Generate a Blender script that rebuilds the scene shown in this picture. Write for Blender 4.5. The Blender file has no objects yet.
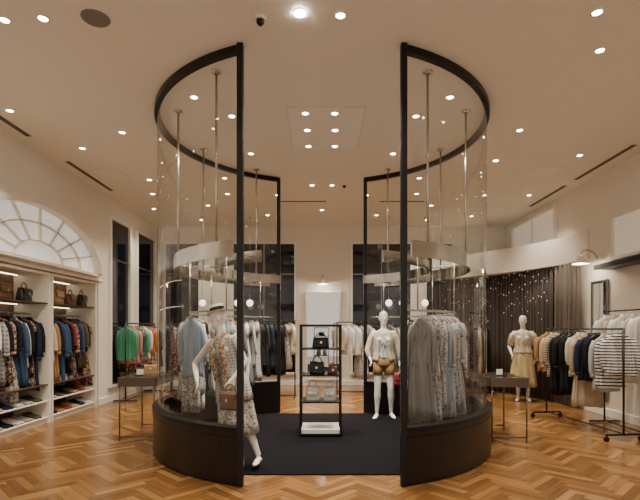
import bpy, math, random
from mathutils import Vector, Matrix
random.seed(7)
SC=bpy.context.scene; COL=SC.collection
pi=math.pi
# ------------------------------------------------------------------ materials
def nt(name):
    m=bpy.data.materials.new(name); m.use_nodes=True
    n=m.node_tree; return m,n,n.nodes,n.links,n.nodes['Principled BSDF']
def c4(c): return (c[0],c[1],c[2],1)
def mat(name,c,r=.5,m=0.,var=.08,scale=12,bump=0.,emit=0.,coat=0.,spec=.5):
    M,T,N,L,B=nt(name)
    tc=N.new('ShaderNodeTexCoord'); no=N.new('ShaderNodeTexNoise'); no.inputs['Scale'].default_value=scale
    no.inputs['Detail'].default_value=3
    L.new(tc.outputs['Object'],no.inputs['Vector'])
    mx=N.new('ShaderNodeMix'); mx.data_type='RGBA'
    mx.inputs[6].default_value=c4([x*(1-var) for x in c]); mx.inputs[7].default_value=c4([min(1,x*(1+var)) for x in c])
    L.new(no.outputs['Fac'],mx.inputs[0]); L.new(mx.outputs[2],B.inputs['Base Color'])
    B.inputs['Roughness'].default_value=r; B.inputs['Metallic'].default_value=m; B.inputs['Specular IOR Level'].default_value=spec
    if coat: B.inputs['Coat Weight'].default_value=coat
    if bump:
        b=N.new('ShaderNodeBump'); b.inputs['Strength'].default_value=bump; b.inputs['Distance'].default_value=.01
        n2=N.new('ShaderNodeTexNoise'); n2.inputs['Scale'].default_value=scale*12
        L.new(tc.outputs['Object'],n2.inputs['Vector']); L.new(n2.outputs['Fac'],b.inputs['Height']); L.new(b.outputs['Normal'],B.inputs['Normal'])
    if emit:
        B.inputs['Emission Color'].default_value=c4(c); B.inputs['Emission Strength'].default_value=emit
    return M
def cloth(name,kind,c1,c2=None,c3=None,s=1.):
    M,T,N,L,B=nt(name)
    B.inputs['Roughness'].default_value=.85; B.inputs['Specular IOR Level'].default_value=.25
    c2=c2 or [x*.7 for x in c1]
    tc=N.new('ShaderNodeTexCoord')
    if kind=='plain':
        t=N.new('ShaderNodeTexNoise'); t.inputs['Scale'].default_value=6*s; f=t.outputs['Fac']; L.new(tc.outputs['Object'],t.inputs['Vector'])
    elif kind=='stripe':
        t=N.new('ShaderNodeTexWave'); t.bands_direction='Z'; t.inputs['Scale'].default_value=5.5*s; L.new(tc.outputs['Object'],t.inputs['Vector'])
        r=N.new('ShaderNodeMath'); r.operation='GREATER_THAN'; r.inputs[1].default_value=.62; L.new(t.outputs['Fac'],r.inputs[0]); f=r.outputs[0]
    elif kind=='vstripe':
        t=N.new('ShaderNodeTexWave'); t.bands_direction='X'; t.inputs['Scale'].default_value=9*s; L.new(tc.outputs['Object'],t.inputs['Vector'])
        r=N.new('ShaderNodeMath'); r.operation='GREATER_THAN'; r.inputs[1].default_value=.55; L.new(t.outputs['Fac'],r.inputs[0]); f=r.outputs[0]
    elif kind=='plaid':
        t=N.new('ShaderNodeTexWave'); t.bands_direction='Z'; t.inputs['Scale'].default_value=5*s; L.new(tc.outputs['Object'],t.inputs['Vector'])
        t2=N.new('ShaderNodeTexWave'); t2.bands_direction='X'; t2.inputs['Scale'].default_value=6*s; L.new(tc.outputs['Object'],t2.inputs['Vector'])
        r=N.new('ShaderNodeMath'); r.operation='MULTIPLY'; L.new(t.outputs['Fac'],r.inputs[0]); L.new(t2.outputs['Fac'],r.inputs[1]); f=r.outputs[0]
    else:
        t=N.new('ShaderNodeTexVoronoi'); t.inputs['Scale'].default_value=22*s; L.new(tc.outputs['Object'],t.inputs['Vector'])
        sp=N.new('ShaderNodeSeparateColor'); L.new(t.outputs['Color'],sp.inputs[0]); f=sp.outputs[0]
    rp=N.new('ShaderNodeValToRGB'); e=rp.color_ramp.elements
    e[0].color=c4(c1); e[1].color=c4(c2)
    if kind=='floral':
        rp.color_ramp.interpolation='CONSTANT'; e[1].position=.45
        x=e.new(.72); x.color=c4(c3 or c1)
    L.new(f,rp.inputs[0]); L.new(rp.outputs[0],B.inputs['Base Color'])
    b=N.new('ShaderNodeBump'); b.inputs['Strength'].default_value=.25; b.inputs['Distance'].default_value=.004
    n2=N.new('ShaderNodeTexNoise'); n2.inputs['Scale'].default_value=160
    L.new(tc.outputs['Object'],n2.inputs['Vector']); L.new(n2.outputs['Fac'],b.inputs['Height']); L.new(b.outputs['Normal'],B.inputs['Normal'])
    return M
def glassmat(name,refl=1.0,tint=(.975,.985,.975),base=.06):
    M,T,N,L,B=nt(name); N.remove(B)
    o=N['Material Output']; t=N.new('ShaderNodeBsdfTransparent'); t.inputs[0].default_value=c4(tint)
    g=N.new('ShaderNodeBsdfGlossy'); g.inputs['Roughness'].default_value=.015
    f=N.new('ShaderNodeLayerWeight'); f.inputs['Blend'].default_value=.5
    p=N.new('ShaderNodeMath'); p.operation='POWER'; p.inputs[1].default_value=4.; L.new(f.outputs['Facing'],p.inputs[0])
    mm=N.new('ShaderNodeMath'); mm.operation='MULTIPLY_ADD'; mm.inputs[1].default_value=.65*refl; mm.inputs[2].default_value=base; L.new(p.outputs[0],mm.inputs[0])
    x=N.new('ShaderNodeMixShader'); L.new(mm.outputs[0],x.inputs[0]); L.new(t.outputs[0],x.inputs[1]); L.new(g.outputs[0],x.inputs[2]); L.new(x.outputs[0],o.inputs[0])
    return M
def emis(name,c,s):
    M,T,N,L,B=nt(name); B.inputs['Base Color'].default_value=c4(c)
    B.inputs['Emission Color'].default_value=c4(c); B.inputs['Emission Strength'].default_value=s; return M

CREAM=mat('cream_paint',(.82,.765,.67),.7,var=.03,scale=2,bump=.03)
CEIL=mat('ceiling_paint',(.86,.80,.70),.6,var=.02,scale=1.2)
CEIL2=mat('ceiling_panel_paint',(.90,.84,.75),.6,var=.02,scale=1.2)
WHITE=mat('white_paint',(.86,.83,.77),.5,var=.02)
BLACK=mat('black_lacquer',(.005,.004,.004),.35,var=.2,spec=.35)
BLACKM=mat('black_metal',(.006,.006,.006),.4,m=.2,spec=.4)
BASE=mat('ebony_wood',(.008,.0055,.005),.30,var=.4,scale=5,spec=.45)
CHROME=mat('brushed_chrome',(.62,.60,.57),.22,m=1.)
STEEL=mat('satin_steel',(.28,.27,.26),.35,m=1.)
GLASS=glassmat('clear_glass',1.)
NIGHT=mat('night_glass',(.004,.006,.012),.06,var=.5,scale=1,spec=.7)
DARKW=mat('dark_walnut',(.085,.043,.022),.5,var=.4,scale=6)
DVENT=mat('dark_vent',(.11,.09,.075),.7)
MANN=mat('mannequin_white',(.82,.80,.76),.35,var=.01)
LENS=emis('lamp_lens',(1,.92,.78),45)
LENSB=emis('lamp_lens_bright',(1,.93,.8),200)
OPAL=emis('opal_globe',(1,.93,.8),2.5)
STRIP=emis('led_strip',(1,.84,.58),9)
FANL=emis('fanlight_panel',(.90,.88,.83),.45)
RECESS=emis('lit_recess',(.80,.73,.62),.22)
HANG=mat('hanger_wood',(.25,.14,.07),.45)
MIRROR=mat('mirror_glass',(.75,.75,.73),.03,m=1.,var=.0)
# ------------------------------------------------------------------ geometry
class G:
    def __init__(s): s.v=[];s.f=[];s.mi=[];s.sm=[]
    def add(s,vs,fs,mi=0,sm=False):
        o=len(s.v); s.v+= [tuple(p) for p in vs]
        for f in fs: s.f.append([i+o for i in f]); s.mi.append(mi); s.sm.append(sm)
        return s
    def box(s,c,d,mi=0,rz=0.):
        x,y,z=[k/2 for k in d]; ca,sa=math.cos(rz),math.sin(rz); vs=[]
        for a,b,cc in [(-1,-1,-1),(1,-1,-1),(1,1,-1),(-1,1,-1),(-1,-1,1),(1,-1,1),(1,1,1),(-1,1,1)]:
            px,py=a*x,b*y; vs.append((c[0]+px*ca-py*sa,c[1]+px*sa+py*ca,c[2]+cc*z))
        return s.add(vs,[(3,2,1,0),(4,5,6,7),(0,1,5,4),(1,2,6,5),(2,3,7,6),(3,0,4,7)],mi)
    def bb(s,x0,x1,y0,y1,z0,z1,mi=0): return s.box(((x0+x1)/2,(y0+y1)/2,(z0+z1)/2),(x1-x0,y1-y0,z1-z0),mi)
    def loft(s,rings,mi=0,cap=True,sm=True,closed=True):
        n=len(rings[0]); vs=[p for r in rings for p in r]; fs=[]
        for k in range(len(rings)-1):
            for i in range(n if closed else n-1):
                j=(i+1)%n; fs.append((k*n+i,k*n+j,(k+1)*n+j,(k+1)*n+i))
        s.add(vs,fs,mi,sm)
        if cap and closed:
            o=len(s.v)-len(vs); m=len(rings)-1
            s.f.append([o+i for i in range(n)][::-1]); s.mi.append(mi); s.sm.append(False)
            s.f.append([o+m*n+i for i in range(n)]); s.mi.append(mi); s.sm.append(False)
        return s
    def tube(s,pts,r,n=10,mi=0,cap=True,ref=(1,0,0)):
        pts=[Vector(p) for p in pts]
        if not isinstance(r,(list,)): r=[r]*len(pts)
        R=[]; nrm=Vector(ref)
        for i,p in enumerate(pts):
            if i==0: t=pts[1]-p
            elif i==len(pts)-1: t=p-pts[i-1]
            else: t=(pts[i+1]-p).normalized()+(p-pts[i-1]).normalized()
            t.normalize(); nn=nrm-t*nrm.dot(t)
            if nn.length<1e-3: nn=Vector((0,1,0))-t*t.y
            if nn.length<1e-3: nn=Vector((0,0,1))
            nn.normalize(); nrm=nn; b=t.cross(nn)
            a,bb=r[i] if isinstance(r[i],tuple) else (r[i],r[i])
            R.append([tuple(p+nn*(a*math.cos(2*pi*k/n))+b*(bb*math.sin(2*pi*k/n))) for k in range(n)])
        return s.loft(R,mi,cap)
    def ell(s,c,d,n=14,m=8,mi=0):
        R=[]
        for k in range(m+1):
            a=-pi/2+pi*(k+.02)/(m+.04)
            R.append([(c[0]+d[0]*math.cos(a)*math.cos(2*pi*i/n),c[1]+d[1]*math.cos(a)*math.sin(2*pi*i/n),c[2]+d[2]*math.sin(a)) for i in range(n)])
        return s.loft(R,mi)
    def lathe(s,c,prof,n=24,mi=0,cap=True):
        return s.loft([[(c[0]+r*math.cos(2*pi*i/n),c[1]+r*math.sin(2*pi*i/n),c[2]+z) for i in range(n)] for r,z in prof],mi,cap)
    def arc(s,R0,R1,z0,z1,a0,a1,n=40,mi=0,c=(0,0)):
        R=[]
        for k in range(n+1):
            a=math.radians(a0+(a1-a0)*k/n); ca,sa=math.cos(a),math.sin(a)
            R.append([(c[0]+R0*ca,c[1]+R0*sa,z0),(c[0]+R1*ca,c[1]+R1*sa,z0),(c[0]+R1*ca,c[1]+R1*sa,z1),(c[0]+R0*ca,c[1]+R0*sa,z1)])
        return s.loft(R,mi,True,False)
    def mesh(s,name,mats,rec=True):
        me=bpy.data.meshes.new(name); me.from_pydata(s.v,[],s.f)
        for m in mats: me.materials.append(m)
        me.polygons.foreach_set('material_index',s.mi); me.polygons.foreach_set('use_smooth',s.sm)
        me.update()
        import bmesh
        b=bmesh.new(); b.from_mesh(me)
        if rec: bmesh.ops.recalc_face_normals(b,faces=b.faces)
        b.to_mesh(me); b.free()
        return me
    def obj(s,name,mats,parent=None,loc=(0,0,0),rz=0.,bevel=0.,**k):
        if not isinstance(mats,(list,tuple)): mats=[mats]
        return mk(name,s.mesh(name,mats),parent,loc,rz,bevel,**k)
def mk(name,me,parent=None,loc=(0,0,0),rz=0.,bevel=0.,label=None,cat=None,group=None,kind=None,mat=None):
    o=bpy.data.objects.new(name,me); COL.objects.link(o); o.location=loc; o.rotation_euler=(0,0,rz)
    if parent: o.parent=parent
    if label: o['label']=label
    if cat: o['category']=cat
    if group: o['group']=group
    if kind: o['kind']=kind
    if bevel:
        b=o.modifiers.new('bevel','BEVEL'); b.width=bevel; b.segments=2; b.limit_method='ANGLE'
    if mat: o.material_slots[0].link='OBJECT'; o.material_slots[0].material=mat
    return o
def empty(name,loc,rz=0.,**k):
    return mk(name,None,None,loc,rz,**k)
# ------------------------------------------------------------------ floor (herringbone parquet)
CH=4.22
def build_floor():
    W,L=.08,.48; g=G(); uv=[]; rn=[]
    ca,sa=math.cos(pi/4),math.sin(pi/4)
    def rot(x,y): return (x*ca-y*sa, x*sa+y*ca+6)
    g.bb(-5.3,5.4,-1,13,-.06,-.004,0)
    for q in range(6): uv.append([(0.03,0.03)]*4); rn.append(.5)
    def plank(x0,y0,x1,y1,hor):
        ps=[rot(x0,y0),rot(x1,y0),rot(x1,y1),rot(x0,y1)]
        cx=sum(p[0] for p in ps)/4; cy=sum(p[1] for p in ps)/4
        if not(-5.1<cx<5.2 and -.8<cy<12.9): return
        g.add([(p[0],p[1],0) for p in ps],[(0,1,2,3)],0)
        uv.append([(0,0),(L,0),(L,W),(0,W)] if hor else [(0,0),(0,W),(L,W),(L,0)]); rn.append(random.random())
    for b in range(-24,25):
        for k in range(-170,170):
            tx,ty=b*L,-b*L
            plank(k*W+tx,k*W+ty,k*W+L+tx,k*W+W+ty,True)
            plank(k*W+tx,(k+1)*W+ty,k*W+W+tx,(k+1)*W+L+ty,False)
    me=bpy.data.meshes.new('floor'); me.from_pydata(g.v,[],g.f)
    ul=me.uv_layers.new(name='plank'); i=0
    for p,u in zip(me.polygons,uv):
        for j,li in enumerate(p.loop_indices): ul.data[li].uv=u[j]
    a=me.attributes.new('rnd','FLOAT','FACE'); a.data.foreach_set('value',rn)
    M,T,N,Lk,B=nt('herringbone_oak')
    at=N.new('ShaderNodeAttribute'); at.attribute_name='rnd'
    u=N.new('ShaderNodeUVMap'); u.uv_map='plank'
    sx=N.new('ShaderNodeSeparateXYZ'); Lk.new(u.outputs[0],sx.inputs[0])
    def mth(op,a,b):
        m=N.new('ShaderNodeMath'); m.operation=op
        for i,x in enumerate((a,b)):
            if isinstance(x,(int,float)): m.inputs[i].default_value=x
            else: Lk.new(x,m.inputs[i])
        return m.outputs[0]
    cx=N.new('ShaderNodeCombineXYZ')
    Lk.new(mth('MULTIPLY',sx.outputs[0],3.),cx.inputs[0]); Lk.new(mth('MULTIPLY',sx.outputs[1],45.),cx.inputs[1]); Lk.new(mth('MULTIPLY',at.outputs['Fac'],97.),cx.inputs[2])
    no=N.new('ShaderNodeTexNoise'); no.inputs['Scale'].default_value=1.; no.inputs['Detail'].default_value=4; Lk.new(cx.outputs[0],no.inputs[0])
    v=mth('ADD',mth('MULTIPLY',at.outputs['Fac'],.75),mth('MULTIPLY',no.outputs['Fac'],.35))
    rp=N.new('ShaderNodeValToRGB'); e=rp.color_ramp.elements
    e[0].color=(.125,.050,.014,1); e[1].color=(.37,.20,.075,1); x=e.new(.45); x.color=(.20,.092,.028,1); x=e.new(.7); x.color=(.26,.128,.042,1)
    Lk.new(v,rp.inputs[0])
    ed=mth('MINIMUM',mth('MINIMUM',sx.outputs[1],mth('SUBTRACT',W,sx.outputs[1])),mth('MINIMUM',sx.outputs[0],mth('SUBTRACT',L,sx.outputs[0])))
    ef=mth('LESS_THAN',ed,.002)
    mx=N.new('ShaderNodeMix'); mx.data_type='RGBA'; Lk.new(mth('MULTIPLY',ef,.75),mx.inputs[0]); Lk.new(rp.outputs[0],mx.inputs[6]); mx.inputs[7].default_value=(.04,.016,.006,1)
    Lk.new(mx.outputs[2],B.inputs['Base Color']); B.inputs['Roughness'].default_value=.22
    me.materials.append(M); mk('floor',me,kind='structure')
build_floor()
# ------------------------------------------------------------------ shell
S='structure'
G().bb(-5.3,5.4,-1,13,CH,CH+.15).obj('ceiling',CEIL,kind=S)
G().bb(-5.3,5.4,12.7,12.85,0,CH).obj('wall_back',CREAM,kind=S)
g=G(); X=-4.35
g.bb(-5.1,X,-1,5.6,0,CH); g.bb(-5.1,X,5.6,9.3,2.42,CH); g.bb(-5.1,X,9.3,12.7,0,CH)
g.bb(-5.1,-4.98,5.6,9.3,0,2.42)
g.obj('wall_left',CREAM,kind=S)
g=G(); g.bb(4.9,5.05,-1,12.7,0,CH); g.obj('wall_right',CREAM,kind=S)
g=G(); g.bb(-4.34,4.85,12.66,12.70,0,.14); g.obj('baseboard_back',WHITE,kind=S,bevel=.008)
g=G(); g.bb(X,X+.03,9.32,12.65,0,.14); g.obj('baseboard_left',WHITE,kind=S,bevel=.008)
g=G(); g.bb(4.87,4.90,-1,8.9,0,.14); g.obj('baseboard_right',WHITE,kind=S,bevel=.008)
g=G(); g.bb(X,X+.025,5.4,9.45,2.42,2.47); g.obj('trim_1',WHITE,kind=S,bevel=.01)
def window(i,axis,a0,a1,z0,z1,pos,nv,transom,d=1,t=.045,pm=None,fm=None):
    g=G()
    def bar(p0,p1,q0,q1,mi=0,dep=.07,off=0):
        lo,hi=sorted((pos+d*off,pos+d*(off+dep)))
        if axis=='y': g.bb(p0,p1,lo,hi,q0,q1,mi)
        else: g.bb(lo,hi,p0,p1,q0,q1,mi)
    bar(a0,a1,z0,z1,1,.015)
    bar(a0-t,a0+.01,z0-t,z1+t); bar(a1-.01,a1+t,z0-t,z1+t); bar(a0,a1,z1,z1+t); bar(a0,a1,z0-t,z0)
    for k in range(1,nv):
        p=a0+(a1-a0)*k/nv; bar(p-.012,p+.012,z0,z1,0 if pm else 2,.04)
    for z in transom: bar(a0,a1,z-.012,z+.012,0 if pm else 2,.04)
    g.obj('window_%d'%i,[fm or WHITE,pm or NIGHT,STEEL],kind=S)
window(1,'y',-4.15,-3.25,.35,3.75,12.68,1,(2.95,),-1)
window(2,'y',-2.35,-.72,.35,3.75,12.68,2,(2.95,),-1)
window(3,'y',.80,2.35,.35,3.75,12.68,2,(2.95,),-1)
window(4,'y',2.75,3.45,.35,3.75,12.68,1,(2.95,),-1)
window(5,'x',9.75,10.7,.35,3.75,X,1,(2.95,),1)
window(6,'x',11.15,12.3,.35,3.75,X,1,(2.95,),1)
window(7,'x',10.0,12.2,3.42,4.04,4.9,2,(),-1,.05,RECESS,CREAM)
# fanlight above the shelving
g=G(); cy,cz,a,b=7.32,2.54,1.80,.84
def el(r,t): return (cy-a*r*math.cos(t),cz+b*r*math.sin(t))
n=48
pts=[el(1,pi*k/n) for k in range(n+1)]
o=X+.012
g.add([(o,p[0],p[1]) for p in pts],[tuple(range(n+1))],1)
def rib(pa,pb,w=.03,dx=.05):
    pa=Vector((0,*pa));pb=Vector((0,*pb)); d=(pb-pa).normalized(); s=Vector((0,-d.z,d.y))*w/2
    vs=[]
    for xx in (X,X+dx):
        for p in (pa-s,pa+s,pb+s,pb-s): vs.append((xx,p.y,p.z))
    g.add(vs,[(0,1,2,3),(7,6,5,4),(0,4,5,1),(1,5,6,2),(2,6,7,3),(3,7,4,0)],0)
def archband(w0,w1,x1,r=1.):
    R=[]
    for k in range(n+1):
        t=pi*k/n; y,z=el(r,t); nx=Vector((-math.cos(t)/a,math.sin(t)/b)).normalized()
        R.append([(X-.005,y+nx.x*w0,z+nx.y*w0),(x1,y+nx.x*w0,z+nx.y*w0),(x1,y+nx.x*w1,z+nx.y*w1),(X-.005,y+nx.x*w1,z+nx.y*w1)])
    g.loft(R,0,True,False)
archband(-.03,.06,X+.17); archband(.06,.14,X+.10); archband(-.012,.012,X+.05,.36); archband(-.012,.012,X+.05,.68)
for k in range(1,8): rib(el(.36,pi*k/8),el(1,pi*k/8),.026,.05)
rib((cy-a-.12,cz-.015),(cy+a+.12,cz-.015),.05,.10)
g.obj('window_8',[CREAM,FANL],kind=S)
# right side : curved bulkhead
def bez(t): 
    p0,p1,p2=(4.88,8.75),(4.80,11.5),(3.05,12.64)
    return tuple((1-t)**2*p0[i]+2*t*(1-t)*p1[i]+t*t*p2[i] for i in (0,1))
def bezin(t,off):
    p=Vector(bez(t)); q=Vector(bez(min(1,t+.01)));q0=Vector(bez(max(0,t-.01))); d=(q-q0).normalized(); return (p.x-d.y*off,p.y+d.x*off)
g=G(); R=[]
for k in range(81):
    t=k/80; u=min(1,t/.6); u=u*u*(3-2*u); q=bezin(t,.02+.36*u); p=bezin(t,-.02)
    R.append([(p[0],p[1],2.78),(q[0],q[1],2.78),(q[0],q[1],3.32),(p[0],p[1],3.32)])
g.loft(R,0,True,False); g.obj('trim_2',CREAM,kind=S)
CURT=cloth('sheer_brown_curtain','vstripe',(.045,.036,.031),(.11,.09,.077),s=1.5)
CURTL=cloth('taupe_curtain','plain',(.20,.17,.14),(.14,.12,.10))
def curtain(t0,t1,m,lab,amp=.035,w=110):
    g=G(); R=[]; N=int((t1-t0)*520)
    for k in range(N+1):
        t=t0+(t1-t0)*k/N; p=bezin(t,.06+amp*math.sin(w*2*t)+amp*.4*math.sin(w*4.7*t))
        R.append([(p[0],p[1],z) for z in (.02,1.,2.,2.78)])
    g.loft(R,0,False,True,False)
    o=g.obj('curtain',m,label=lab,cat='curtain'); s=o.modifiers.new('solid','SOLIDIFY'); s.thickness=.006
curtain(.03,.19,CURTL,'taupe pleated full-length curtain under the curved bulkhead',.028)
curtain(.20,.98,CURT,'dark grey-brown sheer full-length curtain under curved bulkhead',.022)
g=G()
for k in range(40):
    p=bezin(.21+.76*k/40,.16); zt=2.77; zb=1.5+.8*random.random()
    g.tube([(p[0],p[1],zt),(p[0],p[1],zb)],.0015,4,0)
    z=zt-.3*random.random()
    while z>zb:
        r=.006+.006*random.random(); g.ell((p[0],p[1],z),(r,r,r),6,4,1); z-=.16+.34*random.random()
BEAD=emis('bead_painted_glint',(1,.86,.66),.7)  # weak emission stands in for the reflections glinting on the beads
g.obj('bead_curtain',[STEEL,BEAD],label='strings of small glass beads with painted-in glints before dark curtain',cat='bead curtain',kind='stuff')
g=G(); g.bb(4.6,4.9,6.2,8.1,2.50,2.58,0); g.obj('wall_shelf',[BLACK],label='long black wall shelf high above hanging clothes',cat='shelf',bevel=.005)
window(9,'x',6.4,8.0,2.70,3.35,4.9,2,(),-1,.05,RECESS,CREAM)
def mirror(loc,rz,w,h,fm,lab):
    r=empty('wall_mirror',loc,rz,label=lab,cat='mirror')
    g=G(); t=.045
    g.bb(-w/2,w/2,-.03,0,0,t);g.bb(-w/2,w/2,-.03,0,h-t,h);g.bb(-w/2,-w/2+t,-.03,0,t,h-t);g.bb(w/2-t,w/2,-.03,0,t,h-t)
    g.obj('frame',fm,r,bevel=.004)
    G().bb(-w/2+t,w/2-t,-.015,-.005,t,h-t).obj('mirror_pane',MIRROR,r)
mirror((4.89,8.4,.25),-pi/2,.5,2.1,STEEL,'tall narrow steel-framed wall mirror beside the curtain')
mirror((0.03,12.64,.15),0,.92,2.36,WHITE,'tall white-framed mirror on cream wall between windows')
def vent(x0,x1,y0,y1):
    g=G(); g.bb(x0,x1,y0,y1,CH-.010,CH,0)
    g.bb(x0+.03,x1-.03,y0+.03,y1-.03,CH-.013,CH-.004,1)
    g.obj('linear_vent',[CEIL2,DVENT],label='narrow linear air-conditioning slot in the ceiling',cat='air vent',group='ceiling air slots')
for q in [(-4.19,-4.05,7.7,9.4),(-4.19,-4.05,4.9,6.75),(4.53,4.67,7.0,8.7),(4.53,4.67,9.0,10.6),(-.9,.12,10.08,10.22),(1.2,2.2,10.08,10.22)]: vent(*q)
SEAM=mat('panel_seam',(.64,.58,.50),.7)
for x,y,w,h in [(.05,6.55,.98,1.4),(3.87,8.25,.5,.5),(-3.72,8.4,.5,.5)]:
    g=G(); g.bb(x-w/2,x+w/2,y-h/2,y+h/2,CH-.002,CH+.01,0); g.bb(x-w/2+.008,x+w/2-.008,y-h/2+.008,y+h/2-.008,CH-.004,CH+.01,1)
    g.obj('access_panel',[SEAM,CEIL2],label='flush pale rectangular panel in the ceiling',cat='ceiling panel')
G().lathe((-1.98,4.18,CH),[(.115,-.012),(.12,-.006),(.12,0)]).obj('ceiling_speaker',mat('speaker_grille',(.19,.17,.155),.7),label='round dark grille speaker set in the ceiling',cat='speaker')
for x,y,s in [(-.54,4.18,1.),(.42,9.0,.9)]:
    g=G(); g.lathe((x,y,CH),[(.05*s,-.02),(.055*s,-.01),(.055*s,0)],mi=0); g.ell((x,y,CH-.03),(.035*s,.035*s,.04),mi=1)
    g.obj('dome_camera',[WHITE,BLACK],label='small black dome security camera on ceiling',cat='security camera')
# ------------------------------------------------------------------ downlights
gt=G(); gt.lathe((0,0,0),[(.052,0),(.055,-.006),(.044,-.012),(.038,-.004)],cap=False); ME_TRIM=gt.mesh('trim_ring',[WHITE])
ME_LENS=G().lathe((0,0,0),[(.036,-.008),(.036,-.002)]).mesh('lens',[LENS])
ME_LENSB=G().lathe((0,0,0),[(.048,-.014),(.040,-.002)]).mesh('lens',[LENSB])
DL=[(-2.79,4.2),(-2.44,4.18),(-.19,4.1),(.16,4.14),(2.36,4.1),(2.71,4.66),(-3.88,5.94),(-2.76,6.6),(-3.6,7.18),(-.21,6.02),(.16,6.02),(-.2,6.53),(.18,6.53),(-.2,7.1),(.19,7.1),(-.19,9.03),(.19,9.03),(2.7,6.53),(4.03,7.47),(2.8,7.7),(4.2,9.7),(3.3,9.7),(-3.14,8.7),(-3.8,10.8),(-2.5,10.5),(2.4,10.5),(0,10.9),(-1.3,11.4),(1.3,11.4),(3.6,11.5),(-1.15,6.1),(1.2,6.1),(-1.1,7.4),(1.1,7.4),(-3.2,2.4),(0,2.2),(3.2,2.4),(-1.6,2.2),(1.6,2.2),(-3.8,4.9),(3.9,5.6),(-3.0,11.9),(2.6,11.9),(-1.9,9.6),(1.9,9.6),(-1.75,8.6),(1.75,8.6),(.9,9.7),(-.9,9.7),(-3.4,9.6),(-1.5,5.6),(1.5,5.6)]
AIM={2:(-1.05,5.2,1.25),3:(1.3,5.5,1.1),0:(-4.5,6.6,1.0),1:(-4.5,7.4,1.0),5:(4.1,6.6,1.1),18:(4.2,7.2,1.0)}
for i,(x,y) in enumerate(DL):
    r=empty('recessed_downlight',(x,y,CH),label='small round recessed downlight glowing warm white',cat='ceiling light',group='recessed ceiling downlights')
    mk('trim_ring',ME_TRIM,r); mk('lens',ME_LENSB if i in (2,) else ME_LENS,r)
    l=bpy.data.lights.new('spot_lamp','SPOT'); l.energy=168; l.color=(1,.89,.74); l.spot_size=math.radians(100); l.spot_blend=.9; l.shadow_soft_size=.06
    o=bpy.data.objects.new('spot_lamp',l); COL.objects.link(o); o.parent=r; o.location=(0,0,-.03)
    if i in (6,8): l.spot_size=math.radians(70); l.spot_blend=1.; l.energy=120
    if i in AIM:
        d=Vector(AIM[i])-Vector((x,y,CH-.03)); o.rotation_euler=d.to_track_quat('-Z','Y').to_euler(); l.spot_size=math.radians(52); l.spot_blend=1.; l.energy=230 if i in(2,3) else 170
# ------------------------------------------------------------------ glass enclosure
CX,CY,R=0.,6.59,2.15; HA=math.degrees(math.acos(.78/R)); HY=math.sqrt(R*R-.78**2)+.02
g=G(); P=[]
y0,y1=4.9,8.45
for k in range(121):
    a_=2*pi*k/120; x=(R-.11)*math.cos(a_); y=CY+(R-.11)*math.sin(a_); P.append((x,min(max(y,y0),y1)))
g.loft([[(p[0],p[1],z) for p in P[:-1]] for z in (.001,.012)],0,True,False)
g.obj('carpet',mat('black_carpet',(.008,.0075,.010),.95,var=.5,scale=60,bump=.8,spec=.1),label='dark charcoal carpet filling the round glass enclosure',cat='carpet')
def enclosure(side):
    c=180 if side<0 else 0; a0,a1=c-HA,c+HA
    r=empty('glass_enclosure',(0,CY,0),label='tall curved glass enclosure with black frame and base',cat='glass partition')
    G().arc(R-.032,R+.032,CH-.07,CH-.001,a0,a1,64).obj('top_rail',BLACK,r)
    g=G(); g.arc(R-.05,R+.05,.03,.52,a0,a1,64).obj('base_panel',BASE,r)
    G().arc(R-.04,R+.04,.0,.03,a0,a1,64).obj('plinth',BLACK,r)
    G().arc(R-.060,R+.060,.52,.56,a0,a1,64).arc(R-.054,R+.054,.46,.475,a0,a1,64).obj('base_cap',BLACK,r)
    n=4; st=(a1-a0)/n
    for k in range(n):
        g=G(); Rr=[]
        for q in range(25):
            a_=math.radians(a0+k*st+.04+(st-.08)*q/24); Rr.append([(R*math.cos(a_),R*math.sin(a_),.56),(R*math.cos(a_),R*math.sin(a_),CH-.07)])
        g.loft(Rr,0,False,True,False); g.obj('glass_pane',GLASS,r)
    for s in (-1,1):
        G().bb(side*.78-.030,side*.78+.030,s*HY-.04,s*HY+.04,0,CH-.002).obj('post',BLACK,r,bevel=.006)
enclosure(-1); enclosure(1)
RAILR,RAILZ=1.76,1.70
PALE=mat('pale_metal',(.58,.56,.53),.12,m=1.)
SHG=glassmat('shelf_glass',1.,(.90,.93,.90))
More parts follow.
